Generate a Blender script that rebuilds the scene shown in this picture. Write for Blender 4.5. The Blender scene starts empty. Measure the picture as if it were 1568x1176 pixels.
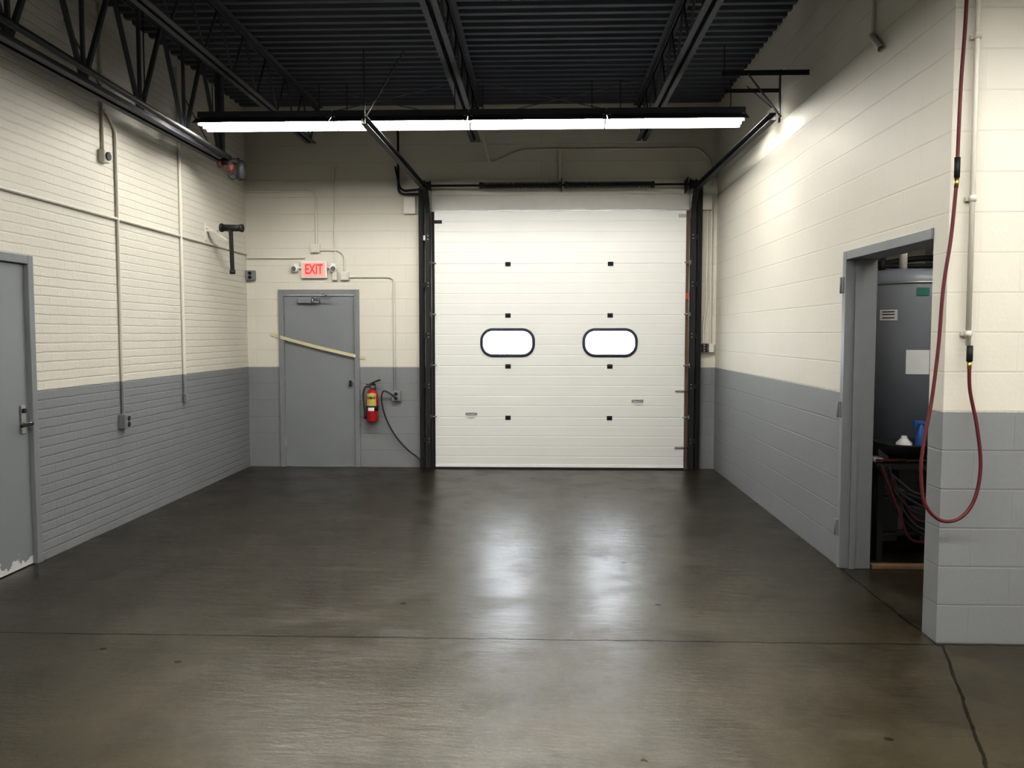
import bpy, bmesh, math, random
from mathutils import Vector, Matrix
random.seed(4)
scene = bpy.context.scene
try:
    scene.view_settings.view_transform = 'Standard'
    scene.view_settings.look = 'None'
    scene.view_settings.exposure = 0.04
    scene.view_settings.gamma = 0.85
except Exception:
    pass

# ------------------------------------------------------------------ dimensions (metres)
XL, XR = -3.55, 2.075      # inner faces of the left / right walls
YB = 9.94                  # inner face of the back wall
YE = 4.33                  # face of the partition wall to the right of the camera
ZD = 4.30                  # underside of the roof deck
BAND = 1.22                # top of the grey dado

# ------------------------------------------------------------------ materials
def new_mat(name):
    m = bpy.data.materials.new(name); m.use_nodes = True
    nt = m.node_tree
    return m, nt, nt.nodes["Principled BSDF"]

def simple(name, col, rough=0.5, metal=0.0, noise=0.08, nscale=12.0, bump=0.0, spec=0.5):
    m, nt, b = new_mat(name)
    b.inputs["Roughness"].default_value = rough
    b.inputs["Metallic"].default_value = metal
    b.inputs["Specular IOR Level"].default_value = spec
    tc = nt.nodes.new("ShaderNodeTexCoord")
    n = nt.nodes.new("ShaderNodeTexNoise"); n.inputs["Scale"].default_value = nscale; n.inputs["Detail"].default_value = 4
    nt.links.new(tc.outputs["Object"], n.inputs["Vector"])
    mx = nt.nodes.new("ShaderNodeMix"); mx.data_type = 'RGBA'
    mx.inputs[6].default_value = (*[c*(1-noise) for c in col], 1)
    mx.inputs[7].default_value = (*[min(1, c*(1+noise)) for c in col], 1)
    nt.links.new(n.outputs["Fac"], mx.inputs[0])
    nt.links.new(mx.outputs[2], b.inputs["Base Color"])
    if bump:
        bp = nt.nodes.new("ShaderNodeBump"); bp.inputs["Strength"].default_value = bump; bp.inputs["Distance"].default_value = 0.004
        nt.links.new(n.outputs["Fac"], bp.inputs["Height"]); nt.links.new(bp.outputs[0], b.inputs["Normal"])
    return m

def emit(name, col, s):
    m, nt, b = new_mat(name)
    b.inputs["Base Color"].default_value = (*col, 1)
    b.inputs["Emission Color"].default_value = (*col, 1)
    b.inputs["Emission Strength"].default_value = s
    return m

CREAM = (0.588, 0.565, 0.500)
GREY = (0.196, 0.202, 0.210)

def painted(name, axis=None, bw=0.406, rh=0.2032, mortar=0.006, bstr=0.6, rough=0.62, wob=0.0, cream=CREAM, dist=0.0038, grime=0.17):
    """two-tone wall paint, cream above the dado line, grey below; masonry joints as bump"""
    m, nt, b = new_mat(name)
    L = nt.links
    tc = nt.nodes.new("ShaderNodeTexCoord")
    sep = nt.nodes.new("ShaderNodeSeparateXYZ"); L.new(tc.outputs["Object"], sep.inputs[0])
    n = nt.nodes.new("ShaderNodeTexNoise"); n.inputs["Scale"].default_value = 1.3; n.inputs["Detail"].default_value = 5
    L.new(tc.outputs["Object"], n.inputs["Vector"])
    n2 = nt.nodes.new("ShaderNodeTexNoise"); n2.inputs["Scale"].default_value = 45; n2.inputs["Detail"].default_value = 4
    L.new(tc.outputs["Object"], n2.inputs["Vector"])
    gt = nt.nodes.new("ShaderNodeMath"); gt.operation = 'GREATER_THAN'; gt.inputs[1].default_value = BAND
    wv = nt.nodes.new("ShaderNodeMath"); wv.operation = 'MULTIPLY_ADD'; wv.inputs[1].default_value = 0.006
    L.new(n2.outputs["Fac"], wv.inputs[0]); L.new(sep.outputs["Z"], wv.inputs[2])
    L.new(wv.outputs[0], gt.inputs[0])
    mx = nt.nodes.new("ShaderNodeMix"); mx.data_type = 'RGBA'
    mx.inputs[6].default_value = (*GREY, 1); mx.inputs[7].default_value = (*cream, 1)
    L.new(gt.outputs[0], mx.inputs[0])
    hsv = nt.nodes.new("ShaderNodeHueSaturation")
    mr = nt.nodes.new("ShaderNodeMapRange"); mr.inputs[3].default_value = 0.92; mr.inputs[4].default_value = 1.06
    L.new(n.outputs["Fac"], mr.inputs[0]); L.new(mr.outputs[0], hsv.inputs["Value"])
    L.new(mx.outputs[2], hsv.inputs["Color"])
    b.inputs["Roughness"].default_value = rough
    b.inputs["Specular IOR Level"].default_value = 0.35
    col_out = hsv.outputs[0]
    if axis:
        cmb = nt.nodes.new("ShaderNodeCombineXYZ")
        L.new(sep.outputs["Y" if axis == 'x' else "X"], cmb.inputs[0]); L.new(sep.outputs["Z"], cmb.inputs[1])
        src = cmb.outputs[0]
        if wob:
            n3 = nt.nodes.new("ShaderNodeTexNoise"); n3.inputs["Scale"].default_value = 9; L.new(cmb.outputs[0], n3.inputs["Vector"])
            va = nt.nodes.new("ShaderNodeVectorMath"); va.operation = 'SCALE'; va.inputs["Scale"].default_value = wob
            L.new(n3.outputs["Color"], va.inputs[0])
            vb = nt.nodes.new("ShaderNodeVectorMath"); vb.operation = 'ADD'
            L.new(va.outputs[0], vb.inputs[0]); L.new(cmb.outputs[0], vb.inputs[1]); src = vb.outputs[0]
        br = nt.nodes.new("ShaderNodeTexBrick")
        br.inputs["Scale"].default_value = 1; br.inputs["Brick Width"].default_value = bw
        br.inputs["Row Height"].default_value = rh; br.inputs["Mortar Size"].default_value = mortar
        br.inputs["Mortar Smooth"].default_value = 0.6
        L.new(src, br.inputs["Vector"])
        # second, bed-joint-only pattern (head joints are mostly filled with paint)
        b2 = nt.nodes.new("ShaderNodeTexBrick")
        b2.inputs["Scale"].default_value = 1; b2.inputs["Brick Width"].default_value = 200.0
        b2.inputs["Row Height"].default_value = rh; b2.inputs["Mortar Size"].default_value = mortar
        b2.inputs["Mortar Smooth"].default_value = 0.6
        L.new(src, b2.inputs["Vector"])
        jm = nt.nodes.new("ShaderNodeMix"); jm.data_type = 'FLOAT'; jm.inputs[0].default_value = 0.30
        L.new(b2.outputs["Fac"], jm.inputs[2]); L.new(br.outputs["Fac"], jm.inputs[3])
        # joints fade in and out along the wall
        jf = nt.nodes.new("ShaderNodeMath"); jf.operation = 'MULTIPLY'
        mr2 = nt.nodes.new("ShaderNodeMapRange"); mr2.inputs[1].default_value = .3; mr2.inputs[2].default_value = .7; mr2.inputs[3].default_value = .45
        L.new(n.outputs["Fac"], mr2.inputs[0]); L.new(mr2.outputs[0], jf.inputs[1]); L.new(jm.outputs[0], jf.inputs[0])
        inv = nt.nodes.new("ShaderNodeMath"); inv.operation = 'SUBTRACT'; inv.inputs[0].default_value = 1
        L.new(jf.outputs[0], inv.inputs[1])
        ad = nt.nodes.new("ShaderNodeMath"); ad.operation = 'MULTIPLY_ADD'; ad.inputs[1].default_value = 0.35
        L.new(n2.outputs["Fac"], ad.inputs[0]); L.new(inv.outputs[0], ad.inputs[2])
        bp = nt.nodes.new("ShaderNodeBump"); bp.inputs["Strength"].default_value = bstr; bp.inputs["Distance"].default_value = dist
        L.new(ad.outputs[0], bp.inputs["Height"]); L.new(bp.outputs[0], b.inputs["Normal"])
        # grime settled in the joints
        mm = nt.nodes.new("ShaderNodeMix"); mm.data_type = 'RGBA'; mm.blend_type = 'MULTIPLY'
        sc = nt.nodes.new("ShaderNodeMath"); sc.operation = 'MULTIPLY'; sc.inputs[1].default_value = grime
        L.new(jf.outputs[0], sc.inputs[0]); L.new(sc.outputs[0], mm.inputs[0])
        L.new(col_out, mm.inputs[6]); mm.inputs[7].default_value = (0.45, 0.45, 0.45, 1)
        col_out = mm.outputs[2]
    L.new(col_out, b.inputs["Base Color"])
    return m

m_block_x = painted("painted_block_yz", 'x')
m_block_y = painted("painted_block_xz", 'y')
m_brick = painted("painted_brick_yz", 'x', bw=0.2032, rh=0.0677, mortar=0.008, bstr=0.8, wob=0.012, dist=0.005, grime=0.16)
m_conduit = painted("painted_conduit", None, rough=0.4)
m_cream = simple("cream_paint", CREAM, 0.45)
m_doorgrey = simple("door_grey_paint", (0.190, 0.200, 0.210), 0.42, noise=0.08, nscale=3, bump=0.05)
m_framegrey = simple("frame_grey_paint", (0.178, 0.187, 0.195), 0.45)
m_steel = simple("dark_painted_steel", (0.044, 0.048, 0.058), 0.6, noise=0.2, nscale=8)
m_deck = simple("roof_deck_paint", (0.043, 0.050, 0.072), 0.6, noise=0.2, nscale=3)
m_black = simple("black_steel", (0.011, 0.011, 0.012), 0.6, noise=0.2, spec=.3)
m_rubber = simple("black_rubber", (0.011, 0.011, 0.011), 0.7)
m_galv = simple("galvanised_steel", (0.28, 0.28, 0.28), 0.4, metal=0.8)
m_chrome = simple("brushed_metal", (0.4, 0.39, 0.37), 0.3, metal=1.0)
m_panel = simple("white_door_panel", (0.655, 0.66, 0.635), 0.42, noise=0.02, nscale=2)
m_white = simple("white_enamel", (0.75, 0.75, 0.73), 0.4)
m_red = simple("red_enamel", (0.28, 0.008, 0.010), 0.3)
m_hose = simple("red_rubber_hose", (0.080, 0.010, 0.013), 0.55, spec=.3)
m_rust = simple("rusty_red", (0.09, 0.018, 0.014), 0.6)
m_orange = simple("orange_label", (0.55, 0.10, 0.02), 0.5)
m_yellow = simple("label_yellow", (0.42, 0.35, 0.09), 0.5)
m_tape = simple("masking_tape", (0.50, 0.47, 0.31), 0.6)
m_paper = simple("paper", (0.62, 0.62, 0.63), 0.6)
m_tank = simple("tank_grey_enamel", (0.185, 0.20, 0.23), 0.4)
m_green = simple("green_label", (0.02, 0.14, 0.10), 0.5)
m_blue = simple("blue_plastic", (0.02, 0.10, 0.35), 0.4)
m_wood = simple("worn_wood", (0.16, 0.10, 0.055), 0.6, noise=0.3, nscale=20)
m_brass = simple("brass", (0.5, 0.35, 0.12), 0.35, metal=1)
m_exitface = emit("exit_sign_face", (0.75, 0.33, 0.30), 0.30)
m_exitred = emit("exit_sign_letters", (0.9, 0.03, 0.03), 0.6)
m_tube = emit("fluorescent_tube", (1.0, 0.975, 0.92), 122.0)
m_fill = emit("added_fill_glow", (1.0, 0.97, 0.93), 36.0)

# window pane
m_glass, nt, b = new_mat("window_pane")
nt.nodes.remove(b)
tr = nt.nodes.new("ShaderNodeBsdfTransparent"); tr.inputs[0].default_value = (0.95, 0.96, 0.96, 1)
gl = nt.nodes.new("ShaderNodeBsdfGlossy"); gl.inputs["Roughness"].default_value = 0.05
ms = nt.nodes.new("ShaderNodeMixShader"); ms.inputs[0].default_value = 0.06
nt.links.new(tr.outputs[0], ms.inputs[1]); nt.links.new(gl.outputs[0], ms.inputs[2])
nt.links.new(ms.outputs[0], nt.nodes["Material Output"].inputs[0])

# damp concrete floor
m_floor, nt, b = new_mat("wet_concrete")
L = nt.links
tc = nt.nodes.new("ShaderNodeTexCoord")
sep = nt.nodes.new("ShaderNodeSeparateXYZ"); L.new(tc.outputs["Object"], sep.inputs[0])
def math_n(op, a=None, b_=None, c=None):
    n = nt.nodes.new("ShaderNodeMath"); n.operation = op
    for i, v in enumerate((a, b_, c)):
        if v is None: continue
        if isinstance(v, (int, float)): n.inputs[i].default_value = v
        else: L.new(v, n.inputs[i])
    return n.outputs[0]
def noise_n(scale, detail=5, vec=None, rough=0.55):
    n = nt.nodes.new("ShaderNodeTexNoise"); n.inputs["Scale"].default_value = scale
    n.inputs["Detail"].default_value = detail; n.inputs["Roughness"].default_value = rough
    L.new(vec or tc.outputs["Object"], n.inputs["Vector"]); return n.outputs["Fac"]
def maprange(v, a, b_, c=0.0, d=1.0, smooth=True):
    n = nt.nodes.new("ShaderNodeMapRange")
    if smooth: n.interpolation_type = 'SMOOTHSTEP'
    n.inputs[1].default_value = a; n.inputs[2].default_value = b_
    n.inputs[3].default_value = c; n.inputs[4].default_value = d
    L.new(v, n.inputs[0]); return n.outputs[0]
def mult(fac, col, dark):
    n = nt.nodes.new("ShaderNodeMix"); n.data_type = 'RGBA'; n.blend_type = 'MULTIPLY'
    L.new(fac, n.inputs[0]); L.new(col, n.inputs[6]); n.inputs[7].default_value = (*dark, 1)
    return n.outputs[2]
big = noise_n(0.55, 3); mid = noise_n(2.4, 8, rough=.65); fine = noise_n(34, 6, rough=.7)
# dampness plus painted-in corner shade: darker toward overhead door and side walls, ragged edge
yn = math_n('MULTIPLY_ADD', math_n('SUBTRACT', big, 0.5), 2.4, sep.outputs["Y"])
ax = math_n('ABSOLUTE', math_n('ADD', sep.outputs["X"], -0.35))
yx = math_n('MULTIPLY_ADD', ax, 0.50, yn)
wet_shade = maprange(yx, 2.8, 8.0)
cr = nt.nodes.new("ShaderNodeValToRGB")
cr.color_ramp.elements[0].position = 0.38; cr.color_ramp.elements[0].color = (0.0215, 0.0165, 0.0060, 1)
cr.color_ramp.elements[1].position = 0.64; cr.color_ramp.elements[1].color = (0.056, 0.045, 0.0225, 1)
L.new(math_n('MULTIPLY_ADD', fine, 0.35, math_n('MULTIPLY_ADD', mid, 0.45, math_n('MULTIPLY', big, 0.20))), cr.inputs[0])
col = mult(wet_shade, cr.outputs[0], (0.42, 0.42, 0.43))
stain = maprange(noise_n(1.3, 9, rough=.72), .48, .64)
spots = maprange(noise_n(7.0, 6, rough=.6), .60, .68)
col = mult(math_n('MULTIPLY', stain, 0.50), col, (0.45, 0.45, 0.45))
col = mult(math_n('MULTIPLY', spots, 0.50), col, (0.40, 0.38, 0.36))
# saw-cut joints
def line(coord, pos, w):
    d = math_n('ABSOLUTE', math_n('SUBTRACT', coord, pos))
    return math_n('LESS_THAN', d, w)
jn = noise_n(5, 6)
jr = math_n('MULTIPLY', noise_n(22, 4), .012)          # crumbled edges
wob = math_n('MULTIPLY_ADD', jn, 0.035, sep.outputs["Y"])
wobx = math_n('MULTIPLY_ADD', jn, 0.035, sep.outputs["X"])
j1 = line(wob, 4.325, math_n('ADD', jr, .001))
j2 = math_n('MULTIPLY', line(wobx, 2.09, 0.007), math_n('MULTIPLY', math_n('LESS_THAN', sep.outputs["Y"], 5.75), math_n('GREATER_THAN', sep.outputs["Y"], 4.28)))
skew = math_n('MULTIPLY_ADD', sep.outputs["Y"], -0.344, wobx)       # the slab edge that runs on past the partition
j3 = math_n('MULTIPLY', line(skew, 2.095-4.28*0.344+.012, math_n('ADD', jr, .002)), math_n('LESS_THAN', sep.outputs["Y"], 4.30))
jj = math_n('MAXIMUM', math_n('MAXIMUM', j1, j2), j3)
col = mult(math_n('MULTIPLY', jj, .80), col, (0.08, 0.075, 0.07))
# pits and chips
vo = nt.nodes.new("ShaderNodeTexVoronoi"); vo.inputs["Scale"].default_value = 1.9; L.new(tc.outputs["Object"], vo.inputs["Vector"])
pit = math_n('LESS_THAN', math_n('MULTIPLY_ADD', fine, .08, vo.outputs["Distance"]), 0.078)
col = mult(math_n('MULTIPLY', pit, 0.8), col, (0.2, 0.18, 0.16))
L.new(col, b.inputs["Base Color"])
# puddled film is glossier than the drier, scuffed patches
patch = maprange(noise_n(1.9, 8, rough=.68), .42, .66, 0.0, .13)
rr = math_n('MAXIMUM', math_n('ADD', patch, maprange(yx, 2.4, 5.0, .34, .28)), .28)
L.new(rr, b.inputs["Roughness"])
sp = math_n('SUBTRACT', maprange(yx, 2.0, 4.8, .40, .72), math_n('MULTIPLY', math_n('MAXIMUM', stain, spots), .12))
sp = math_n('MULTIPLY', sp, math_n('SUBTRACT', 1.0, math_n('MULTIPLY', math_n('MAXIMUM', jj, pit), .80)))
L.new(sp, b.inputs["Specular IOR Level"])
mapn = nt.nodes.new("ShaderNodeMapping"); mapn.inputs["Scale"].default_value = (1.2, 4.0, 1); mapn.inputs["Rotation"].default_value = (0, 0, .12); L.new(tc.outputs["Object"], mapn.inputs[0])
streak = noise_n(2.6, 7, mapn.outputs[0], rough=.66)
h = math_n('MULTIPLY_ADD', fine, 0.06, math_n('SUBTRACT', streak, math_n('MULTIPLY', jj, 0.8)))
bp = nt.nodes.new("ShaderNodeBump"); bp.inputs["Strength"].default_value = 0.42; bp.inputs["Distance"].default_value = 0.010
L.new(h, bp.inputs["Height"]); L.new(bp.outputs[0], b.inputs["Normal"])

# ------------------------------------------------------------------ mesh builder
class Mesh:
    def __init__(s, name):
        s.name = name; s.v = []; s.f = []; s.mi = []; s.sm = []; s.mats = []
    def _m(s, mat):
        if mat not in s.mats: s.mats.append(mat)
        return s.mats.index(mat)
    def add(s, vs, fs, mat, smooth=False):
        o = len(s.v); k = s._m(mat)
        s.v += [tuple(v) for v in vs]
        for f in fs:
            s.f.append([i+o for i in f]); s.mi.append(k); s.sm.append(smooth)
        return s
    def box(s, lo, hi, mat, ch=0.0):
        x0, y0, z0 = [min(a, b) for a, b in zip(lo, hi)]; x1, y1, z1 = [max(a, b) for a, b in zip(lo, hi)]
        if ch > 0:
            bm = bmesh.new(); bmesh.ops.create_cube(bm, size=1)
            for v in bm.verts:
                v.co = Vector(((x0+x1)/2+v.co.x*(x1-x0), (y0+y1)/2+v.co.y*(y1-y0), (z0+z1)/2+v.co.z*(z1-z0)))
            bmesh.ops.bevel(bm, geom=bm.edges[:], offset=ch, segments=2, profile=0.5, affect='EDGES')
            bm.verts.index_update()
            r = s.add([v.co[:] for v in bm.verts], [[v.index for v in f.verts] for f in bm.faces], mat)
            bm.free(); return r
        vs = [(x0,y0,z0),(x1,y0,z0),(x1,y1,z0),(x0,y1,z0),(x0,y0,z1),(x1,y0,z1),(x1,y1,z1),(x0,y1,z1)]
        return s.add(vs, [(3,2,1,0),(4,5,6,7),(0,1,5,4),(1,2,6,5),(2,3,7,6),(3,0,4,7)], mat)
    def beam(s, p0, p1, w, t, mat, up=(0,0,1)):
        p0 = Vector(p0); p1 = Vector(p1); d = (p1-p0).normalized(); u = Vector(up)
        if abs(d.dot(u)) > .99: u = Vector((1,0,0))
        a = d.cross(u).normalized()*w/2; c = a.cross(d).normalized()*t/2
        vs = [p0-a-c, p0+a-c, p0+a+c, p0-a+c, p1-a-c, p1+a-c, p1+a+c, p1-a+c]
        return s.add(vs, [(0,1,2,3),(7,6,5,4),(0,4,5,1),(1,5,6,2),(2,6,7,3),(3,7,4,0)], mat)
    def lathe(s, base, axis, prof, mat, seg=24):
        base = Vector(base); d = Vector(axis).normalized()
        t = Vector((0,0,1)) if abs(d.z) < .9 else Vector((1,0,0))
        a = d.cross(t).normalized(); c = d.cross(a)
        vs = []; fs = []
        for (h, r) in prof:
            for i in range(seg):
                an = 2*math.pi*i/seg
                vs.append(base+d*h+(a*math.cos(an)+c*math.sin(an))*max(r, 1e-4))
        for j in range(len(prof)-1):
            for i in range(seg):
                k = (i+1) % seg
                fs.append((j*seg+i, j*seg+k, (j+1)*seg+k, (j+1)*seg+i))
        s.add(vs, fs, mat, True)
        o = len(s.v)-len(vs); n = len(prof)
        k = s._m(mat)
        s.f.append([o+i for i in range(seg)][::-1]); s.mi.append(k); s.sm.append(False)
        s.f.append([o+(n-1)*seg+i for i in range(seg)]); s.mi.append(k); s.sm.append(False)
        return s
    def cyl(s, p0, p1, r, mat, seg=16, r2=None):
        p0 = Vector(p0); p1 = Vector(p1)
        return s.lathe(p0, p1-p0, [(0, r), ((p1-p0).length, r if r2 is None else r2)], mat, seg)
    def path(s, pts, r, mat, smooth=True, seg=10, closed=False, sub=8):
        P = [Vector(p) for p in pts]
        if smooth and len(P) > 2:
            Q = []; n = len(P)
            rng = n if closed else n-1
            for i in range(rng):
                if closed: a, b_, c, d = P[(i-1) % n], P[i], P[(i+1) % n], P[(i+2) % n]
                else: a, b_, c, d = P[max(i-1,0)], P[i], P[i+1], P[min(i+2,n-1)]
                for k in range(sub):
                    t = k/sub
                    Q.append(0.5*((2*b_)+(-a+c)*t+(2*a-5*b_+4*c-d)*t*t+(-a+3*b_-3*c+d)*t**3))
            if not closed: Q.append(P[-1])
            P = Q
        n = len(P); vs = []; fs = []
        T = []
        for i in range(n):
            if closed: t = P[(i+1) % n]-P[(i-1) % n]
            else: t = P[min(i+1,n-1)]-P[max(i-1,0)]
            T.append(t.normalized())
        nrm = T[0].orthogonal().normalized()
        for i in range(n):
            nrm = (nrm-T[i]*nrm.dot(T[i])).normalized(); bn = T[i].cross(nrm)
            for k in range(seg):
                an = 2*math.pi*k/seg
                vs.append(P[i]+(nrm*math.cos(an)+bn*math.sin(an))*r)
        for i in range(n if closed else n-1):
            j = (i+1) % n
            for k in range(seg):
                l = (k+1) % seg
                fs.append((i*seg+k, i*seg+l, j*seg+l, j*seg+k))
        return s.add(vs, fs, mat, True)
    def bend(s, pts, r, mat, rad=0.08, seg=10):
        """straight runs with rounded elbows"""
        P = [Vector(p) for p in pts]; Q = [P[0]]
        for i in range(1, len(P)-1):
            a = (P[i-1]-P[i]); c = (P[i+1]-P[i]); q = min(rad, a.length*.45, c.length*.45)
            A = P[i]+a.normalized()*q; Cc = P[i]+c.normalized()*q
            for k in range(7):
                t = k/6; Q.append(A*(1-t)**2+P[i]*2*t*(1-t)+Cc*t*t)
        Q.append(P[-1])
        return s.path(Q, r, mat, smooth=False, seg=seg)
    def build(s, parent=None):
        me = bpy.data.meshes.new(s.name); me.from_pydata(s.v, [], s.f)
        for m in s.mats: me.materials.append(m)
        for i, p in enumerate(me.polygons):
            p.material_index = s.mi[i]; p.use_smooth = s.sm[i]
        me.update()
        o = bpy.data.objects.new(s.name, me); scene.collection.objects.link(o)
        if parent: o.parent = parent
        return o

def empty(name):
    o = bpy.data.objects.new(name, None); scene.collection.objects.link(o); return o

def text_mesh(name, body, size, mat, loc, rot, parent=None, extrude=0.001, sx=1.0):
    cu = bpy.data.curves.new(name+"_c", 'FONT'); cu.body = body; cu.size = size; cu.extrude = extrude
    cu.offset = 0.003
    cu.align_x = 'CENTER'; cu.align_y = 'CENTER'
    t = bpy.data.objects.new(name+"_t", cu); scene.collection.objects.link(t)
    dg = bpy.context.evaluated_depsgraph_get()
    me = bpy.data.meshes.new_from_object(t.evaluated_get(dg)); me.name = name
    bpy.data.objects.remove(t)
    me.materials.clear(); me.materials.append(mat)
    M_ = Matrix.Translation(loc) @ rot.to_4x4() @ Matrix.Diagonal((sx, 1, 1, 1))
    me.transform(M_)
    o = bpy.data.objects.new(name, me); scene.collection.objects.link(o)
    if parent: o.parent = parent
    return o
ROT_FACE_CAM = Matrix.Rotation(math.radians(90), 3, 'X')   # text in the XZ plane facing -Y

# ------------------------------------------------------------------ room shell
RX = 7.2; YN = -6.0; T = 0.2
fl = Mesh("floor").box((XL-T, YN-T, -0.15), (RX+T, YB+0.03, 0), m_floor).build()

w = Mesh("wall_back")
OX0, OX1, OZ = -1.22, 1.66, 3.02         # overhead door opening
DX0, DX1, DZ = -3.13, -2.22, 2.11        # man door opening
w.box((XL-T, YB, 0), (DX0, YB+T, ZD+.1), m_block_y)
w.box((DX0, YB, DZ), (DX1, YB+T, ZD+.1), m_block_y)
w.box((DX1, YB, 0), (OX0, YB+T, ZD+.1), m_block_y)
w.box((OX0, YB, OZ), (OX1, YB+T, ZD+.1), m_block_y)
w.box((OX1, YB, 0), (4.7, YB+T, ZD+.1), m_block_y)
w.build()

w = Mesh("wall_left")
w.box((XL-T, YN, 0), (XL, 4.66, ZD+.1), m_brick)
w.box((XL-T, 4.66, 2.13), (XL, 5.65, ZD+.1), m_brick)
w.box((XL-T, 5.65, 0), (XL, YB, ZD+.1), m_brick)
w.box((XL-T, 4.66, 0), (XL-T+.05, 5.65, 2.13), m_brick)
w.build()

w = Mesh("wall_right")
w.box((XR, 5.78, 0), (XR+T, YB, ZD+.1), m_block_x)
w.box((XR, YE+.16, 2.18), (XR+T, 5.78, ZD+.1), m_block_x)
w.build()
w = Mesh("wall_partition")
w.box((XR, YE, 0), (RX, YE+.16, ZD+.1), m_block_y)
w.build()
w = Mesh("wall_side").box((RX, YN, 0), (RX+T, YE+.16, ZD+.1), m_block_x).build()
w = Mesh("wall_front").box((XL-T, YN-T, 0), (RX+T, YN, ZD+.1), m_block_y).build()
w = Mesh("wall_storeroom").box((4.5, YE+.16, 0), (4.7, YB, ZD+.1), m_block_x).build()

# corrugated roof deck (ribs run across the room)
w = Mesh("ceiling")
vs = []; prof = []; y = YN-.1
while y < YB+.1:
    prof += [(y, ZD), (y+.055, ZD), (y+.075, ZD+.038), (y+.130, ZD+.038)]
    y += .150
x0, x1 = XL-T, RX+T
n = len(prof)
for (yy, zz) in prof: vs.append((x0, yy, zz)); vs.append((x1, yy, zz))
w.add(vs, [(2*i, 2*i+1, 2*i+3, 2*i+2) for i in range(n-1)], m_deck)
w.box((x0, YN-.1, ZD+.06), (x1, YB+.2, ZD+.16), m_deck)
w.build()

# ------------------------------------------------------------------ roof structure
def joist(x, y0, y1, zb, zt, name="roof_joist", mat=m_steel, panel=0.6, legw=.04, end=True):
    j = Mesh(name)
    for sx in (-1, 1):
        j.box((x+sx*.010, y0, zb), (x+sx*(.010+legw), y1, zb+.006), mat)
        j.box((x+sx*.010, y0, zb), (x+sx*.016, y1, zb+legw), mat)
        j.box((x+sx*.010, y0, zt-.006), (x+sx*(.010+legw), YB-.003 if end else y1, zt-.001), mat)
        j.box((x+sx*.010, y0, zt-legw), (x+sx*.016, YB-.003 if end else y1, zt-.001), mat)
    yy = y1-.05; up = False
    while yy-panel/2 > y0:
        a = zb+.02 if not up else zt-.02; c = zt-.02 if not up else zb+.02
        j.cyl((x, yy, a), (x, yy-panel/2, c), .010, mat, 8)
        yy -= panel/2; up = not up
    if end: j.cyl((x, y1-.05, zb+.02), (x, YB-.04, zt-.02), .012, mat, 8)
    return j.build()
for x in (-2.65, -0.75, 1.14, 3.2, 5.1):
    joist(x, YN+.01, 9.62 if x < 2 else 4.2, 3.81, ZD, end=(x < 2), legw=.05)
# angle bridging between the joists
br = Mesh("joist_bridging")
for yy in (8.75, 5.2):
    br.box((-2.65, yy, 3.866), (1.14, yy+.03, 3.87), m_steel)
    br.box((-2.65, yy, 3.866), (1.14, yy+.004, 3.896), m_steel)
for yy in (8.75,):
    for xa, xb in ((-2.65, -.75), (-.75, 1.14)):
        br.beam((xa, yy+.05, 3.85), (xb, yy+.05, ZD-.03), .03, .004, m_steel)
        br.beam((xa, yy+.07, ZD-.03), (xb, yy+.07, 3.85), .03, .004, m_steel)
br.build()

# joist girder along the left wall
g = Mesh("joist_girder")
gx = -3.27; ZT = ZD-.002
for sx in (-1, 1):
    g.box((gx+sx*.012, 1.0, 3.38), (gx+sx*.075, 8.50, 3.388), m_steel)
    g.box((gx+sx*.012, 1.0, 3.38), (gx+sx*.020, 8.50, 3.445), m_steel)
    g.box((gx+sx*.012, 1.0, ZT-.008), (gx+sx*.075, 8.50, ZT), m_steel)
    g.box((gx+sx*.012, 1.0, ZT-.07), (gx+sx*.020, 8.50, ZT), m_steel)
yy = 8.45
while yy > 1.8:
    g.beam((gx, yy, 3.41), (gx, yy-.42, ZD-.03), .03, .03, m_steel)
    g.beam((gx, yy-.42, ZD-.03), (gx, yy-.84, 3.41), .03, .03, m_steel)
    g.beam((gx, yy-.84, 3.41), (gx, yy-.84, ZD-.03), .025, .025, m_steel)
    yy -= .84
g.beam((gx, 8.47, 3.38), (gx, 8.47, ZD-.003), .07, .07, m_steel)
# braces back to the wall
for yy in (8.3, 6.2, 4.1):
    g.beam((gx, yy, 3.42), (XL+.003, yy, 3.95), .03, .005, m_steel)
g.build()
# pipe under the girder ending in a red valve
p = Mesh("sprinkler_pipe")
p.bend([(-3.10, 1.0, 3.50), (-3.10, 8.30, 3.37), (-3.10, 8.30, 3.22)], .024, m_black, rad=.06)
p.cyl((-3.10, 8.30, 3.33), (-3.10, 8.30, 3.23), .034, m_rust)
p.cyl((-3.19, 8.30, 3.34), (-3.02, 8.30, 3.34), .034, m_black)
p.cyl((-3.23, 8.30, 3.32), (-3.19, 8.30, 3.32), .042, m_rust)
p.path([(-3.10, 8.30, 3.23), (-3.12, 8.29, 3.20), (-3.08, 8.29, 3.17), (-3.03, 8.3, 3.21)], .014, m_black)
p.lathe((-3.00, 8.30, 3.15), (0, 0, 1), [(0, .02), (.02, .045), (.16, .045), (.20, .02)], m_black)
for yy in (2.5, 4.5, 6.5, 8.0):
    p.cyl((-3.10, yy, 3.42), (-3.10, yy, 4.29), .005, m_black, 6)
p.build()

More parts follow.
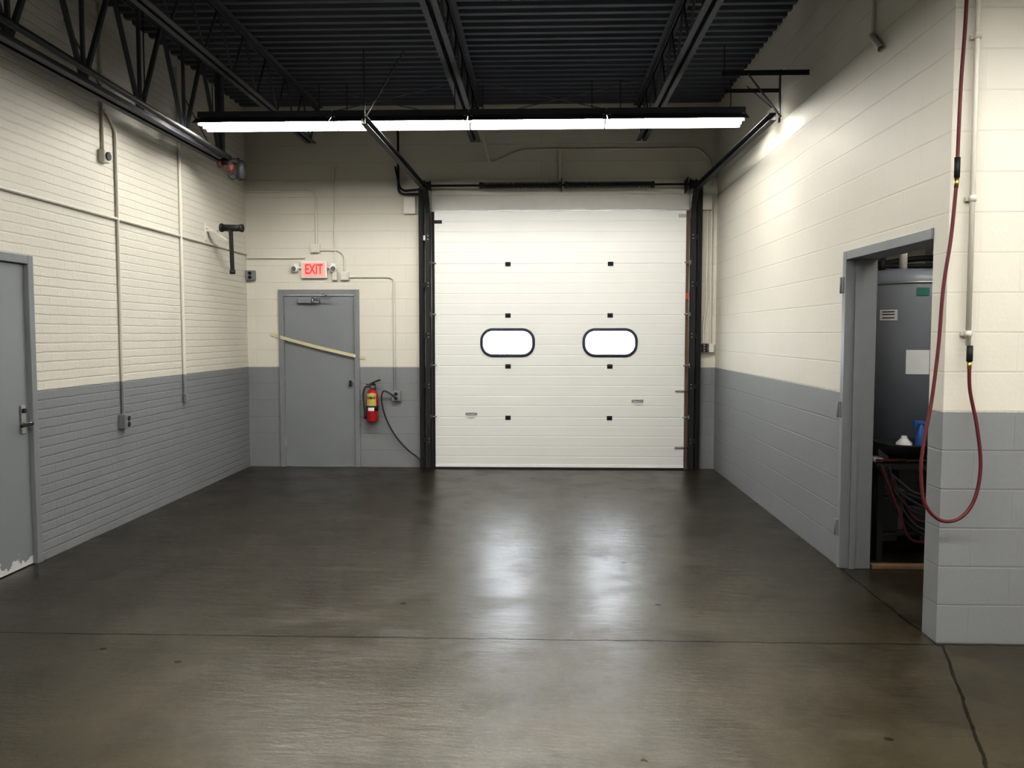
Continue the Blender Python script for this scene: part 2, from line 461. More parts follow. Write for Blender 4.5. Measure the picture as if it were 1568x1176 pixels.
# ------------------------------------------------------------------ fluorescent fixtures
def fixture(xa, xb, y, z, name="fluorescent_light", tubes=2, up=3.81):
    f = Mesh(name)
    xa += .004; xb -= .004
    f.box((xa, y-.055, z+.045), (xb, y+.055, z+.105), m_steel, .006)       # ballast channel
    # sloped reflector wings
    sec = [(-.17, z-.022), (-.055, z+.044), (.055, z+.044), (.17, z-.022), (.17, z-.018), (.057, z+.05), (-.057, z+.05), (-.17, z-.018)]
    vs = [(xa, y+a, b_) for a, b_ in sec]+[(xb, y+a, b_) for a, b_ in sec]; n = 8
    fs = [(i, (i+1) % n, (i+1) % n+n, i+n) for i in range(n)]
    inner = fs[:3]; outer = fs[3:]
    f.add(vs, inner, m_white); f.add(vs, outer, m_steel)
    for yy in ((-.06, .06) if tubes == 2 else (0,)):
        f.lathe((xa+.035, y+yy, z), (1, 0, 0), [(0, .019), (xb-xa-.07, .019)], m_tube, 12)
        for xe in (xa+.012, xb-.035):
            f.box((xe, y+yy-.015, z-.022), (xe+.022, y+yy+.015, z+.045), m_white)
    for xe in (xa+.12, xb-.12):
        f.cyl((xe, y, z+.10), (xe, y, up+.03), .004, m_black, 6)
    return f.build()
for xa, xb in ((-3.06, -1.85), (-1.85, -0.64), (-0.64, 0.57), (0.57, 1.78)):
    fixture(xa, xb, 7.44, 3.485)
for yy in (2.0, -2.6):
    x = -2.9
    while x < 6.4:
        fixture(x, x+1.22, yy, 3.485); x += 1.22 if yy > 0 else 2.44

# ------------------------------------------------------------------ overhead door
od = empty("overhead_door")
FY = 9.862; BY = 9.91
seams = (0.62, 1.235, 1.84, 2.445)
z0, z1 = 0.03, 3.06
pts = [(FY, z0)]
ribs = sorted(list(seams)+[z0+i*.1213 for i in range(1, 25)])
clean = []
for r_ in ribs:
    if any(abs(r_-s_) < .035 and r_ not in seams for s_ in seams): continue
    clean.append(r_)
for r_ in clean:
    if r_ in seams:
        pts += [(FY, r_-.007), (FY+.0035, r_-.002), (FY+.0035, r_+.002), (FY, r_+.007)]
    else:
        pts += [(FY, r_-.006), (FY+.0018, r_-.002), (FY+.0018, r_+.002), (FY, r_+.006)]
pts += [(FY, z1), (BY, z1), (BY, z0)]
n = len(pts); DXa, DXb = -1.262, 1.702
slab = Mesh("panel")
vs = [(DXa, a, b_) for a, b_ in pts]+[(DXb, a, b_) for a, b_ in pts]
slab.add(vs, [(i, i+n, (i+1) % n+n, (i+1) % n) for i in range(n)]+[list(range(n)), list(range(n, 2*n))[::-1]], m_panel)
so = slab.build(od)
def rrect(cx, cz, w_, h_, r_, seg=8):
    out = []
    for qx, qz, a0 in ((1, 1, 0), (-1, 1, 90), (-1, -1, 180), (1, -1, 270)):
        for i in range(seg+1):
            a = math.radians(a0+90*i/seg)
            out.append((cx+qx*(w_/2-r_)+r_*math.cos(a), cz+qz*(h_/2-r_)+r_*math.sin(a)))
    return out
wins = ((-0.395, 1.515), (0.82, 1.515))
bmn = bmesh.new(); bmn.from_mesh(so.data); bmesh.ops.recalc_face_normals(bmn, faces=bmn.faces[:]); bmn.to_mesh(so.data); bmn.free()
cutm = Mesh("cut")
for cx, cz in wins:
    R = rrect(cx, cz, .60, .29, .125); k = len(R)
    vs = [(a, FY-.1, b_) for a, b_ in R]+[(a, BY+.1, b_) for a, b_ in R]
    cutm.add(vs, [list(range(k)), list(range(k, 2*k))[::-1]]+[(i, i+k, (i+1) % k+k, (i+1) % k) for i in range(k)], m_panel)
co = cutm.build()
bmn = bmesh.new(); bmn.from_mesh(co.data); bmesh.ops.recalc_face_normals(bmn, faces=bmn.faces[:]); bmn.to_mesh(co.data); bmn.free()
md = so.modifiers.new("b", 'BOOLEAN'); md.object = co; md.operation = 'DIFFERENCE'; md.solver = 'EXACT'
dg = bpy.context.evaluated_depsgraph_get(); dg.update()
nm = bpy.data.meshes.new_from_object(so.evaluated_get(dg)); so.modifiers.clear(); so.data = nm
bpy.data.objects.remove(co)
m_rim = simple("window_gasket", (0.010, 0.013, 0.035), 0.5)
for i, (cx, cz) in enumerate(wins):
    wn = Mesh("window_%d" % (i+1))
    R = rrect(cx, cz, .615, .305, .13)
    wn.path([(a, FY-.004, b_) for a, b_ in R], .019, m_rim, smooth=False, closed=True, seg=8)
    k = len(R)
    wn.add([(a, FY+.022, b_) for a, b_ in R], [list(range(k))], m_glass)
    wn.build(od)
hw = Mesh("hinges")
for z in seams:
    for x in (-.39, .82):
        hw.box((x-.032, FY-.006, z-.03), (x+.032, FY, z+.022), m_black, .002)
        hw.cyl((x-.03, FY-.009, z), (x+.03, FY-.009, z), .010, m_black, 8)
    for x, sg in ((DXa, 1), (DXb, -1)):
        hw.box((x, FY-.005, z-.045), (x+sg*.05, FY, z+.045), m_panel)
        hw.cyl((x-sg*.06, FY-.03, z+.01), (x+sg*.02, FY-.03, z+.01), .008, m_galv, 8)
        hw.cyl((x-sg*.075, FY-.03, z+.01), (x-sg*.05, FY-.03, z+.01), .024, m_white, 12)
hw.box((DXa, FY-.006, 2.92), (DXa+.09, FY, 2.96), m_black)
hw.box((DXb-.09, FY-.006, 2.98), (DXb, FY, 3.02), m_galv)
for x, z in ((-.83, .665), (1.15, .825)):   # lift handles
    hw.box((x-.07, FY-.004, z-.018), (x+.07, FY, z+.012), m_galv, .001)
    hw.path([(x-.05, FY-.004, z), (x-.045, FY-.03, z-.008), (x, FY-.035, z-.012), (x+.045, FY-.03, z-.008), (x+.05, FY-.004, z)], .006, m_chrome)
for z in (.94, .265):       # slide bolts
    hw.box((1.60, FY-.006, z-.012), (1.69, FY, z+.012), m_galv)
    hw.cyl((1.59, FY-.013, z), (1.76, FY-.013, z), .007, m_chrome, 8)
hw.build(od)
sl = Mesh("bottom_seal")
sl.box((DXa, FY-.002, .0), (DXb, BY, .032), m_rubber, .004)
sl.box((DXa, FY-.006, .022), (DXb, FY, .055), m_white)
sl.build(od)
hd = Mesh("header_beam").box((-1.31, 9.90, 3.075), (1.80, YB-.001, 3.26), simple("lintel_paint", (.45, .44, .41), .45), .006)
hd.box((-1.31, 9.885, 3.065), (1.80, YB-.001, 3.08), m_galv)
hd.build(od)
trk = Mesh("tracks")
for side, x0 in ((-1, -1.335), (1, 1.775)):
    xt = x0
    # vertical jamb angle against the wall
    xw = xt+side*.055
    trk.box((xw, 9.80, 0), (xw+side*.008, YB, 3.30), m_black)
    trk.box((xw, YB-.008, 0), (xw+side*.06, YB, 3.30), m_black)
    trk.box((xt+side*.075, 9.86, 0), (xt+side*.115, YB, 3.34), m_black)
    # C-section track: vertical, curve, horizontal
    path = [(9.825, 0.02), (9.825, 2.98)]
    for i in range(1, 9):
        a = math.radians(90*i/8)
        path.append((9.825-.31*(1-math.cos(a)), 2.98+.31*math.sin(a)))
    path.append((6.60, 3.30))
    xo = -0.06*(1 if side < 0 else -.3)
    for i in range(len(path)-1):
        (ya, za), (yb, zb) = path[i], path[i+1]
        ta = 0; tb = 0 if i < len(path)-2 else 1
        xa_, xb_ = xt+xo*ta, xt+xo*tb
        d = Vector((0, yb-ya, zb-za)).normalized(); nn = Vector((0, -d.z, d.y))
        for off in (-.028, .028):
            o_ = nn*off
            trk.beam(Vector((xa_, ya, za))+o_, Vector((xb_, yb, zb))+o_, .05, .004, m_black, up=nn)
        trk.beam(Vector((xa_+side*.025, ya, za)), Vector((xb_+side*.025, yb, zb)), .004, .058, m_black, up=nn)
    for z in (.35, 1.0, 1.6, 2.2, 2.75):
        trk.box((xt+side*.02, 9.82, z-.03), (xw, 9.86, z+.03), m_galv if side < 0 and z > 2.7 else m_black)
        for dz in (-.02, .02): trk.cyl((xt-side*.005, 9.785, z+dz), (xt-side*.005, 9.80, z+dz), .007, m_galv, 8)
trk.box((1.71, 9.885, 2.03), (1.745, 9.90, 2.10), m_orange)
# rear hangers
xl, xr_ = -1.335-.06, 1.775+.02
trk.beam((xl, 6.62, 3.27), (xl, 6.62, 3.85), .035, .005, m_black)
trk.beam((xl, 6.62, 3.32), (xl+.32, 6.62, 3.84), .03, .005, m_black)
trk.beam((1.85, 6.62, 3.26), (1.85, 6.62, 3.66), .04, .006, m_black)
trk.beam((1.40, 6.62, 3.64), (XR-.002, 6.62, 3.64), .006, .04, m_black)
trk.beam((1.43, 6.64, 3.51), (1.86, 6.64, 3.51), .006, .03, m_black)
trk.beam((1.60, 6.61, 3.63), (1.86, 6.61, 3.30), .03, .005, m_black)
trk.beam((1.42, 6.63, 3.48), (1.42, 6.63, 3.85), .03, .005, m_black)
trk.beam((1.60, 6.65, 3.55), (1.80, 6.65, 3.38), .02, .004, m_black)
trk.build(od)
ts = Mesh("torsion_spring_assembly")
ts.cyl((-1.42, 9.76, 3.345), (1.86, 9.76, 3.345), .0135, m_black)
for xa, xb in ((-.68, .20), (.31, 1.27)):
    pp = []; turns = int((xb-xa)/.022); N = turns*9
    for i in range(N+1):
        a = 2*math.pi*i/9; pp.append((xa+(xb-xa)*i/N, 9.76+.032*math.cos(a), 3.345+.032*math.sin(a)))
    ts.path(pp, .007, m_black, smooth=False, seg=5)
    ts.cyl((xa-.04, 9.76, 3.345), (xa, 9.76, 3.345), .038, m_black)
    ts.cyl((xb, 9.76, 3.345), (xb+.04, 9.76, 3.345), .038, m_black)
for x in (-1.33, 1.76):
    ts.lathe((x-.04, 9.76, 3.345), (1, 0, 0), [(0, .065), (.01, .065), (.012, .05), (.07, .045), (.072, .06), (.08, .06)], m_black)
    ts.box((x-.075, 9.70, 3.27), (x-.067, YB, 3.42), m_black)
ts.box((.235, 9.72, 3.29), (.243, YB, 3.42), m_black)
ts.box((.17, YB-.01, 3.26), (.31, YB, 3.44), m_cream)
for x, sg in ((-1.29, 1), (1.73, -1)):   # lift cables
    ts.cyl((x, 9.80, .1), (x, 9.80, 3.33), .003, m_galv, 6)
ts.build(od)
# exposed wood jamb with roller marks right side
Mesh("jamb_board").box((1.708, 9.90, 0), (1.745, YB-.001, 3.06), m_wood).build(od)
Mesh("jamb_board_b").box((-1.31, 9.90, 0), (-1.268, YB-.001, 3.06), m_rubber).build(od)

# ------------------------------------------------------------------ back steel door
dr = empty("door_1")
d = Mesh("frame")
for xa, xb in ((-3.165, -3.105), (-2.245, -2.185)):
    d.box((xa, 9.915, 0), (xb, 10.06, 2.15), m_framegrey, .004)
d.box((-3.105, 9.915, 2.085), (-2.245, 10.06, 2.15), m_framegrey, .004)
d.build(dr)
d = Mesh("slab").box((-3.103, 9.95, .012), (-2.247, 9.995, 2.083), m_doorgrey, .003)
d.box((-3.103, 9.94, .0), (-2.247, 10.02, .010), m_galv)
d.build(dr)
d = Mesh("closer")
d.box((-2.93, 9.90, 1.985), (-2.66, 9.95, 2.035), m_framegrey, .008)
d.beam((-2.74, 9.89, 2.04), (-2.50, 9.80, 2.055), .022, .006, m_galv)
d.beam((-2.50, 9.80, 2.055), (-2.62, 9.915, 2.10), .018, .006, m_galv)
d.cyl((-2.74, 9.89, 1.98), (-2.74, 9.89, 2.06), .014, m_galv)
d.build(dr)
d = Mesh("lock")
d.cyl((-2.30, 9.945, 1.02), (-2.30, 9.925, 1.02), .026, m_chrome)
d.box((-2.315, 9.91, .985), (-2.285, 9.927, 1.055), m_black, .004)
d.box((-2.26, 9.944, .97), (-2.247, 9.951, 1.08), m_galv)
for z in (.25, 1.05, 1.85):
    d.cyl((-3.105, 9.945, z-.05), (-3.105, 9.945, z+.05), .008, m_galv, 10)
d.build(dr)
tp = Mesh("masking_tape")
A, B_ = Vector((-3.27, 9.905, 1.615)), Vector((-2.11, 9.905, 1.325))
vs = []
N = 16
for i in range(N+1):
    t = i/N; c = A.lerp(B_, t); sag = -.012*math.sin(math.pi*t)
    yy = 9.908 if .07 < t < .93 else 9.930
    for dz in (-.02, .02): vs.append((c.x, yy, c.z+dz+sag))
tp.add(vs, [(2*i, 2*i+2, 2*i+3, 2*i+1) for i in range(N)], m_tape).build()

# left-wall steel door (paint flaking off along the foot)
m_flake, nt, b = new_mat("flaking_grey_paint")
L = nt.links
tc = nt.nodes.new("ShaderNodeTexCoord")
sep = nt.nodes.new("ShaderNodeSeparateXYZ"); L.new(tc.outputs["Object"], sep.inputs[0])
fk = math_n('LESS_THAN', math_n('MULTIPLY_ADD', noise_n(5, 6, rough=.6), -.42, sep.outputs["Z"]), -.135)
mx = nt.nodes.new("ShaderNodeMix"); mx.data_type = 'RGBA'
L.new(fk, mx.inputs[0]); mx.inputs[6].default_value = (0.19, 0.20, 0.21, 1); mx.inputs[7].default_value = (.55, .55, .53, 1)
L.new(mx.outputs[2], b.inputs["Base Color"]); b.inputs["Roughness"].default_value = .45
dr = empty("door_2")
d = Mesh("frame")
for ya, yb in ((4.61, 4.67), (5.635, 5.695)):
    d.box((XL-.12, ya, 0), (XL+.012, yb, 2.16), m_framegrey, .004)
d.box((XL-.12, 4.67, 2.10), (XL+.012, 5.635, 2.16), m_framegrey, .004)
d.build(dr)
d = Mesh("slab").box((XL-.065, 4.672, .006), (XL-.02, 5.633, 2.097), m_flake, .003)
d.build(dr)
d = Mesh("lever_handle")
d.box((XL-.02, 5.535, .93), (XL-.008, 5.585, 1.13), m_chrome, .004)
d.cyl((XL-.01, 5.56, 1.0), (XL+.045, 5.56, 1.0), .012, m_chrome)
d.beam((XL+.045, 5.575, 1.0), (XL+.045, 5.45, .995), .016, .02, m_black)
d.cyl((XL-.01, 5.56, 1.09), (XL+.006, 5.56, 1.09), .016, m_black)
d.build(dr)

# ------------------------------------------------------------------ storeroom door frame (right wall)
dr = empty("door_frame")
d = Mesh("jambs")
d.box((XR-.012, 5.715, 0), (XR+T+.0, 5.775, 2.178), m_framegrey, .003)
d.box((XR+.05, 5.70, 0), (XR+.09, 5.717, 2.12), m_framegrey)
d.box((XR+.03, YE+.162, 0), (XR+T, YE+.18, 2.12), m_framegrey, .003)
d.box((XR-.012, YE+.165, 2.12), (XR+T, 5.715, 2.178), m_framegrey, .003)
for z in (.28, 1.1, 1.95):
    d.box((XR-.020, 5.745, z-.055), (XR-.010, 5.785, z+.055), m_framegrey, .002)
    d.cyl((XR-.022, 5.775, z-.055), (XR-.022, 5.775, z+.055), .008, m_framegrey, 10)
d.build(dr)

# ------------------------------------------------------------------ storeroom contents
Mesh("wooden_floor_strip").box((XR+T+.01, 5.70, 0), (3.6, 5.76, .03), m_wood, .004).build()
tk = Mesh("air_compressor_tank")
tk.lathe((2.86, 6.60, .80), (0, 0, 1), [(0, .30), (.02, .37), (1.22, .37), (1.27, .355), (1.30, .31), (1.31, .24)], m_tank, 48)
tk.lathe((2.86, 6.60, 1.99), (0, 0, 1), [(0, .374), (.02, .374)], m_galv, 48)
tk.cyl((2.80, 6.55, 2.1), (2.80, 6.55, 2.55), .03, m_cream)
tk.cyl((2.62, 6.50, 2.1), (2.62, 6.50, 2.20), .025, m_black)
tk.bend([(2.62, 6.50, 2.18), (2.45, 6.47, 2.2), (2.42, 6.65, 2.15), (2.42, 6.9, .9)], .015, m_black)
for a in (-40, 80, 200):
    ca, sa = math.cos(math.radians(a)), math.sin(math.radians(a))
    tk.beam((2.86+.25*ca, 6.60+.25*sa, 0), (2.86+.3*ca, 6.60+.3*sa, .85), .06, .06, m_black)
def tank_label(a0, a1, z0_, z1_, mat, r_=.373):
    vs = []; N = 6
    for i in range(N+1):
        a = math.radians(a0+(a1-a0)*i/N)
        for z in (z0_, z1_): vs.append((2.86+r_*math.cos(a), 6.60+r_*math.sin(a), z))
    tk.add(vs, [(2*i, 2*i+2, 2*i+3, 2*i+1) for i in range(N)], mat, True)
tank_label(-143, -123, 1.72, 1.80, m_paper)
for zz in (1.735, 1.76, 1.78): tank_label(-140, -126, zz, zz+.008, m_black, .3745)
tank_label(-113, -88, 1.32, 1.50, m_paper)
tank_label(-104, -90, 1.90, 1.96, m_green)
tk.build()
tb = Mesh("workbench")
tb.box((2.38, 5.90, .66), (3.3, 6.14, .70), m_black, .004)
for x in (2.42, 3.22):
    for y in (5.94, 6.10): tb.box((x-.02, y-.02, 0), (x+.02, y+.02, .66), m_black)
tb.box((2.42, 5.93, .18), (3.22, 6.12, .20), m_black)
tb.build()
dm = Mesh("drain_pan")
dm.lathe((2.62, 6.02, .742), (0, 0, 1), [(0, .12), (.07, .20), (.09, .21), (.10, .215), (.10, .195), (.04, .12)], m_black, 32)
dm.lathe((2.62, 6.02, .701), (0, 0, 1), [(0, .1), (.041, .1)], m_rubber, 24)
dm.build()
pj = Mesh("plastic_jug")
pj.lathe((2.62, 6.03, .785), (0, 0, 1), [(0, .05), (.01, .055), (.05, .055), (.075, .03), (.09, .02), (.10, .02)], m_paper, 20)
pj.build()
bt = Mesh("spray_bottle")
bt.lathe((2.71, 5.97, .79), (0, 0, 1), [(0, .03), (.01, .034), (.13, .034), (.17, .015), (.19, .013)], m_blue, 16)
bt.box((2.67, 5.955, .975), (2.73, 5.985, 1.0), m_blue, .003)
bt.box((2.66, 5.955, .95), (2.675, 5.985, 1.0), m_blue, .003)
bt.build()
hs = Mesh("coiled_hoses")
for k in range(8):
    pts_ = []
    for i in range(6):
        pts_.append((2.40+.12*i+random.uniform(-.04, .04), 5.85+random.uniform(-.03, .03), .70-.55*math.sin(math.pi*i/5)*(1-.09*k)))
    hs.path(pts_, .009, m_hose if k in (0, 3) else m_rubber)
hs.path([(2.50+.10*math.cos(a*.7), 5.95+.045*math.sin(a*.7), .712+.002*a) for a in range(12)], .008, m_hose)
hs.path([(2.72+.12*math.cos(a*.7), 5.95+.045*math.sin(a*.7), .712+.002*a) for a in range(12)], .008, m_rubber)
hs.build()
cn = Mesh("parts_clutter")
for (x, y, z, a, b_, c, mt) in ((2.42, 6.03, .722, .07, .12, .03, m_paper), (2.95, 6.06, .722, .2, .08, .06, m_galv), (2.5, 6.0, .22, .12, .1, .25, m_black), (2.75, 6.0, .22, .18, .1, .18, m_rubber), (3.0, 6.0, .22, .14, .1, .3, m_wood), (2.60, 6.04, .22, .05, .05, .3, m_galv)):
    cn.box((x-a/2, y-b_/2, z-.02), (x+a/2, y+b_/2, z+c-.02), mt, .008)
cn.build()
pm = Mesh("compressor_pump")          # motor, belt wheel and finned head standing behind the bench
pm.box((2.32, 6.20, 0), (2.95, 6.27, .06), m_black, .005)
pm.cyl((2.50, 6.235, .32), (2.78, 6.235, .32), .045, m_black, 20)
pm.lathe((2.48, 6.235, .32), (0, -1, 0), [(0, .14), (.01, .15), (.03, .15), (.032, .12), (.028, .04)], m_tank, 32)
for i in range(5): pm.box((2.66, 6.195, .12+.05*i), (2.86, 6.275, .135+.05*i), m_black)
pm.box((2.69, 6.20, .06), (2.83, 6.27, .40), m_black, .005)
pm.build()
Mesh("storeroom_fill_light").box((2.7, 4.85, 3.15), (3.9, 5.05, 3.2), m_fill, .005).box((2.65, 4.80, 3.2), (3.95, 5.10, ZD-.001), m_white).build()  # added glowing box, out of view, to brighten the storeroom contents
pc = Mesh("pipe_cluster")
pc.bend([(2.5, 7.3, 2.0), (2.9, 7.3, 2.0), (2.9, 7.3, 2.4), (3.6, 7.3, 2.4)], .03, m_galv)
pc.bend([(2.35, 7.02, 2.18), (3.3, 7.02, 2.18), (3.3, 7.02, 3.2)], .02, m_black)
pc.bend([(2.30, 7.2, 2.12), (3.2, 7.2, 2.26), (3.9, 7.2, 2.26)], .025, m_black)
pc.cyl((2.62, 7.1, .0), (2.62, 7.1, 2.6), .045, m_cream)
pc.build()

# ------------------------------------------------------------------ conduits and boxes
CR = .0125
def conduit(pts, r=CR, mat=m_conduit, rad=.08, straps=()):
    c = Mesh("electrical_conduit"); c.bend(pts, r, mat, rad)
    for s_ in straps: c.box(*s_, mat)
    return c.build()
yl = XL+.016; yb = YB-.016
# left wall
conduit([(yl, 4.8-2, 2.575), (yl, YB-.04, 2.575)])
conduit([(yl, 6.67, 3.10), (yl, 6.67, 3.42), (yl, 6.74, 3.42), (yl, 6.87, 3.30), (yl, 6.87, .95)], rad=.05)
conduit([(yl, 6.67, 3.42), (yl, 6.67, 4.25)])
conduit([(yl, 8.09, 4.2), (yl, 8.09, 1.0)], r=.017)
# back wall
conduit([(XL+.02, yb, 3.32), (-2.69, yb, 3.32), (-2.69, yb, 2.66)])
conduit([(XL+.02, yb, 2.53), (-2.83, yb, 2.53)])
conduit([(-2.66, yb, 2.62), (-2.42, yb, 2.62), (-2.35, yb, 2.55), (-2.35, yb, 2.36)])
conduit([(-2.40, yb, 2.30), (-1.76, yb, 2.30), (-1.76, yb, .93)])
conduit([(-2.47, yb, 3.60), (-2.47, yb, 2.42)], r=.008)
conduit([(-.72, 9.60, 4.1), (-.61, yb, 3.62), (-.22, yb, 3.79), (1.86, yb, 3.79), (2.0, yb, 3.62), (2.0, yb, 3.35)])
conduit([(.22, yb, 3.78), (.22, yb, 3.42)], r=.02)
conduit([(2.01, yb, 3.1), (2.01, yb, 1.50)])
conduit([(1.96, yb, 3.1), (1.96, yb, 1.9), (1.93, yb, 1.75), (1.93, yb, 1.50)])
conduit([(-1.69, 9.88, 4.25), (-1.69, 9.88, 3.27), (-1.44, 9.88, 3.27)], r=.014, mat=m_black)
conduit([(-1.73, yb-.02, 3.6), (-1.67, yb-.02, 3.31), (-1.43, yb-.02, 3.33)], r=.012, mat=m_black)
# right wall stub
xr = XR-.016
conduit([(xr, 5.35, 4.25), (xr, 5.35, 3.45)], r=.012)
conduit([(XR-.022, 5.35, 3.47), (XR-.022, 5.20, 3.34)], r=.02)

def jbox(c, size, name="junction_box", mat=m_conduit, face=None, knob=None):
    b_ = Mesh(name); hx, hy, hz = [q/2 for q in size]
    b_.box((c[0]-hx, c[1]-hy, c[2]-hz), (c[0]+hx, c[1]+hy, c[2]+hz), mat, .004)
    if face == '-y':
        b_.box((c[0]-hx*.82, c[1]-hy-.004, c[2]-hz*.82), (c[0]+hx*.82, c[1]-hy, c[2]+hz*.82), knob or mat, .0015)
        for dx in (-.6, .6):
            b_.cyl((c[0]+hx*dx, c[1]-hy-.006, c[2]), (c[0]+hx*dx, c[1]-hy, c[2]), .004, m_galv, 8)
    if face == '+x':
        b_.box((c[0]+hx, c[1]-hy*.82, c[2]-hz*.82), (c[0]+hx+.004, c[1]+hy*.82, c[2]+hz*.82), knob or mat, .0015)
        for dx in (-.6, .6):
            b_.cyl((c[0]+hx, c[1], c[2]+hz*dx), (c[0]+hx+.007, c[1], c[2]+hz*dx), .004, m_galv, 8)
    return b_
def outlet(c, face, body=m_framegrey):
    b_ = jbox(c, (.11, .06, .12) if face == '-y' else (.06, .11, .12), "outlet_box", body, face, m_framegrey)
    for dz in (-.025, .025):
        if face == '-y': b_.lathe((c[0], c[1]-.034, c[2]+dz), (0, -1, 0), [(0, .022), (.006, .021)], m_black, 16)
        else: b_.lathe((c[0]+.034, c[1], c[2]+dz), (1, 0, 0), [(0, .022), (.006, .021)], m_black, 16)
    return b_.build()
outlet((XL+.03, 6.87, .88), '+x')
jbox((XL+.025, 8.09, .98), (.03, .05, .09), face='+x').build()
b_ = jbox((XL+.025, 6.67, 3.05), (.05, .10, .10), "junction_box", m_conduit, '+x')
b_.cyl((XL+.05, 6.67, 3.05), (XL+.065, 6.67, 3.05), .035, m_black).build()
outlet((-3.49, YB-.03, 2.32), '-y', m_framegrey)
jbox((-2.70, YB-.025, 2.64), (.11, .05, .10), face='-y').build()
jbox((-2.35, YB-.025, 2.31), (.10, .05, .10), face='-y').build()
jbox((-2.47, YB-.025, 2.31), (.06, .05, .10), face='-y').build()
outlet((-1.74, YB-.03, .87), '-y')
jbox((-1.56, YB-.03, 3.14), (.14, .06, .20), face='-y').build()
jbox((1.93, YB-.03, 3.16), (.15, .06, .18), face='-y').build()
jbox((.25, YB-.03, 3.38), (.10, .06, .10), face='-y').build()
b_ = jbox((1.93, YB-.035, 1.45), (.10, .07, .12), "door_control_box", m_framegrey, '-y', m_black)
for dz in (-.03, 0, .03): b_.cyl((1.93, YB-.085, 1.45+dz), (1.93, YB-.07, 1.45+dz), .010, m_galv, 12)
b_.box((1.99, YB-.05, 1.40), (2.05, YB, 1.50), m_conduit, .004)
b_.build()

# exit sign with emergency heads
ex = empty("exit_sign")
e = Mesh("housing").box((-2.87, 9.885, 2.285), (-2.56, 9.935, 2.485), m_white, .008)
e.box((-2.855, 9.880, 2.30), (-2.575, 9.886, 2.47), m_exitface, .002)
e.build(ex)
text_mesh("letters", "EXIT", .165, m_exitred, Vector((-2.715, 9.879, 2.385)), ROT_FACE_CAM, ex, .002, sx=.64)
e = Mesh("emergency_heads")
for x in (-2.935, -2.495):
    sg = 1 if x > -2.7 else -1
    e.cyl((x-sg*.06, 9.91, 2.41), (x, 9.90, 2.41), .012, m_white, 10)
    e.lathe((x, 9.91, 2.41), (sg*.3, -1, -.25), [(0, .025), (.015, .04), (.05, .043), (.055, .036), (.056, .01)], m_white, 20)
    e.lathe((x+sg*.016, 9.856, 2.396), (sg*.3, -1, -.25), [(0, .030), (.004, .026)], m_galv, 16)
    e.box((x-.03, 9.915, 2.36), (x+.03, 9.939, 2.46), m_white, .004)
e.build(ex)

# fire extinguisher
fe = Mesh("fire_extinguisher")
cx, cy = -2.02, 9.845
fe.lathe((cx, cy, .56), (0, 0, 1), [(0, .055), (.008, .066), (.02, .070), (.33, .070), (.365, .055), (.39, .03), (.405, .024)], m_red, 32)
fe.lathe((cx, cy, .70), (0, 0, 1), [(0, .0714), (.06, .0714)], m_black, 32)
def exlabel(z0_, z1_, a0, a1, mat):
    vs = []; N = 10
    for i in range(N+1):
        a = math.radians(a0+(a1-a0)*i/N)
        for z in (z0_, z1_): vs.append((cx+.0722*math.cos(a), cy+.0722*math.sin(a), z))
    fe.add(vs, [(2*i, 2*i+2, 2*i+3, 2*i+1) for i in range(N)], mat, True)
exlabel(.76, .91, -140, -40, m_yellow); exlabel(.70, .74, -125, -60, m_paper); exlabel(.84, .87, -130, -50, m_black)
fe.cyl((cx, cy, .96), (cx, cy, 1.0), .02, m_chrome)
fe.beam((cx-.07, cy, 1.015), (cx+.04, cy, 1.0), .022, .012, m_black)
fe.beam((cx+.09, cy, 1.065), (cx-.03, cy, 1.02), .022, .010, m_black)
fe.path([(cx+.1, cy, 1.068), (cx+.06, cy-.0, 1.055), (cx, cy, 1.03)], .010, m_black)
fe.cyl((cx+.02, cy-.01, .985), (cx+.02, cy-.045, .985), .018, m_chrome)
fe.path([(cx-.02, cy, .985), (cx-.08, cy-.01, .98), (cx-.105, cy-.01, .90), (cx-.10, cy-.01, .78), (cx-.085, cy-.01, .68)], .011, m_rubber)
fe.cyl((cx-.085, cy-.01, .69), (cx-.08, cy-.01, .60), .014, m_rubber, r2=.02)
fe.box((cx-.025, cy+.06, .62), (cx+.025, YB-.001, 1.02), m_black)
fe.build()
Mesh("power_cord").path([(-1.74, 9.87, .85), (-1.80, 9.86, .90), (-1.89, 9.86, .93), (-1.91, 9.87, .80), (-1.86, 9.87, .60), (-1.74, 9.87, .38), (-1.60, 9.88, .22), (-1.47, 9.87, .12), (-1.42, 9.85, .02)], .009, m_rubber).build()

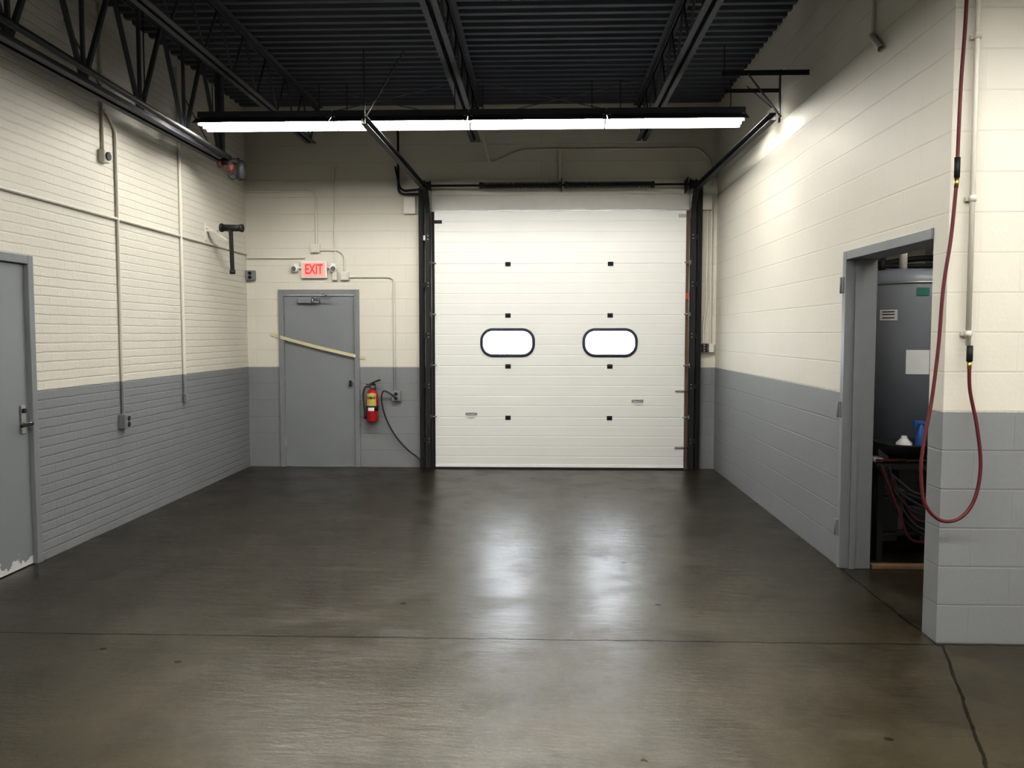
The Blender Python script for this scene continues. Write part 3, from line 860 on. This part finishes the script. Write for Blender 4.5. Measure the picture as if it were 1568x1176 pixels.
# wall bracket with black T arm (left wall)
wa = Mesh("hose_hanger_bracket")
wa.box((XL, 8.70, 2.60), (XL+.012, 8.76, 2.80), m_conduit, .003)
wa.beam((XL, 8.73, 2.71), (-3.18, 8.73, 2.71), .025, .02, m_conduit)
wa.beam((XL, 8.73, 2.76), (-3.30, 8.73, 2.60), .02, .02, m_conduit)
wa.cyl((-3.36, 8.70, 2.735), (-3.14, 8.66, 2.725), .034, m_black)
wa.lathe((-3.385, 8.705, 2.736), (1, -.18, -.04), [(0, .022), (.015, .045), (.03, .045), (.04, .034)], m_black)
wa.lathe((-3.15, 8.66, 2.725), (1, -.18, -.04), [(0, .034), (.01, .042), (.025, .042), (.03, .03)], m_black)
wa.beam((-3.26, 8.68, 2.73), (-3.25, 8.68, 2.27), .045, .03, m_black)
wa.cyl((-3.25, 8.68, 2.29), (-3.25, 8.68, 2.25), .03, m_black)
wa.build()

# ------------------------------------------------------------------ air line and red hose on the partition
hy = YE-.055
h = Mesh("air_hose")
h.path([(2.105, hy, 4.28), (2.10, hy, 3.29), (2.085, hy, 2.85), (2.08, hy, 2.50)], .0088, m_hose)
h.cyl((2.08, hy, 2.50), (2.08, hy, 2.40), .014, m_black); h.cyl((2.08, hy, 2.40), (2.078, hy, 2.35), .011, m_brass)
h.path([(2.078, hy, 2.36), (2.06, hy, 2.10), (2.03, hy, 1.85), (2.01, hy-.01, 1.55), (1.975, hy-.03, 1.28), (1.935, hy-.05, 1.08), (1.92, hy-.06, .92), (1.945, hy-.06, .76), (2.03, hy-.05, .675),
        (2.13, hy-.04, .685), (2.205, hy-.03, .78), (2.235, hy-.02, .95), (2.215, hy-.01, 1.15), (2.18, hy, 1.33), (2.172, hy, 1.45)], .0088, m_hose)
h.cyl((2.172, hy, 1.44), (2.172, hy, 1.48), .011, m_brass); h.cyl((2.172, hy, 1.48), (2.172, hy, 1.56), .015, m_black)
h.build()
p = Mesh("air_pipe")
p.cyl((2.172, YE-.035, 1.56), (2.165, YE-.035, 4.28), .013, m_conduit)
for z in (1.62, 2.3, 3.1):
    p.cyl((2.17, YE-.035, z-.015), (2.17, YE-.035, z+.015), .018, m_conduit)
    p.box((2.145, YE-.02, z-.010), (2.195, YE, z+.010), m_conduit)
p.build()

# ------------------------------------------------------------------ world and camera
wd = bpy.data.worlds.new("overcast"); scene.world = wd; wd.use_nodes = True
bg = wd.node_tree.nodes["Background"]; bg.inputs[0].default_value = (0.86, 0.92, 1.0, 1); bg.inputs[1].default_value = 32.0

cam = bpy.data.cameras.new("camera"); co = bpy.data.objects.new("camera", cam); scene.collection.objects.link(co)
cam.sensor_width = 36.0; cam.lens = 1268/1568*36
cam.clip_start = .05
co.location = (0, 0, 1.62)
co.rotation_euler = (math.radians(90-3.475), 0, math.radians(1.987))
scene.camera = co
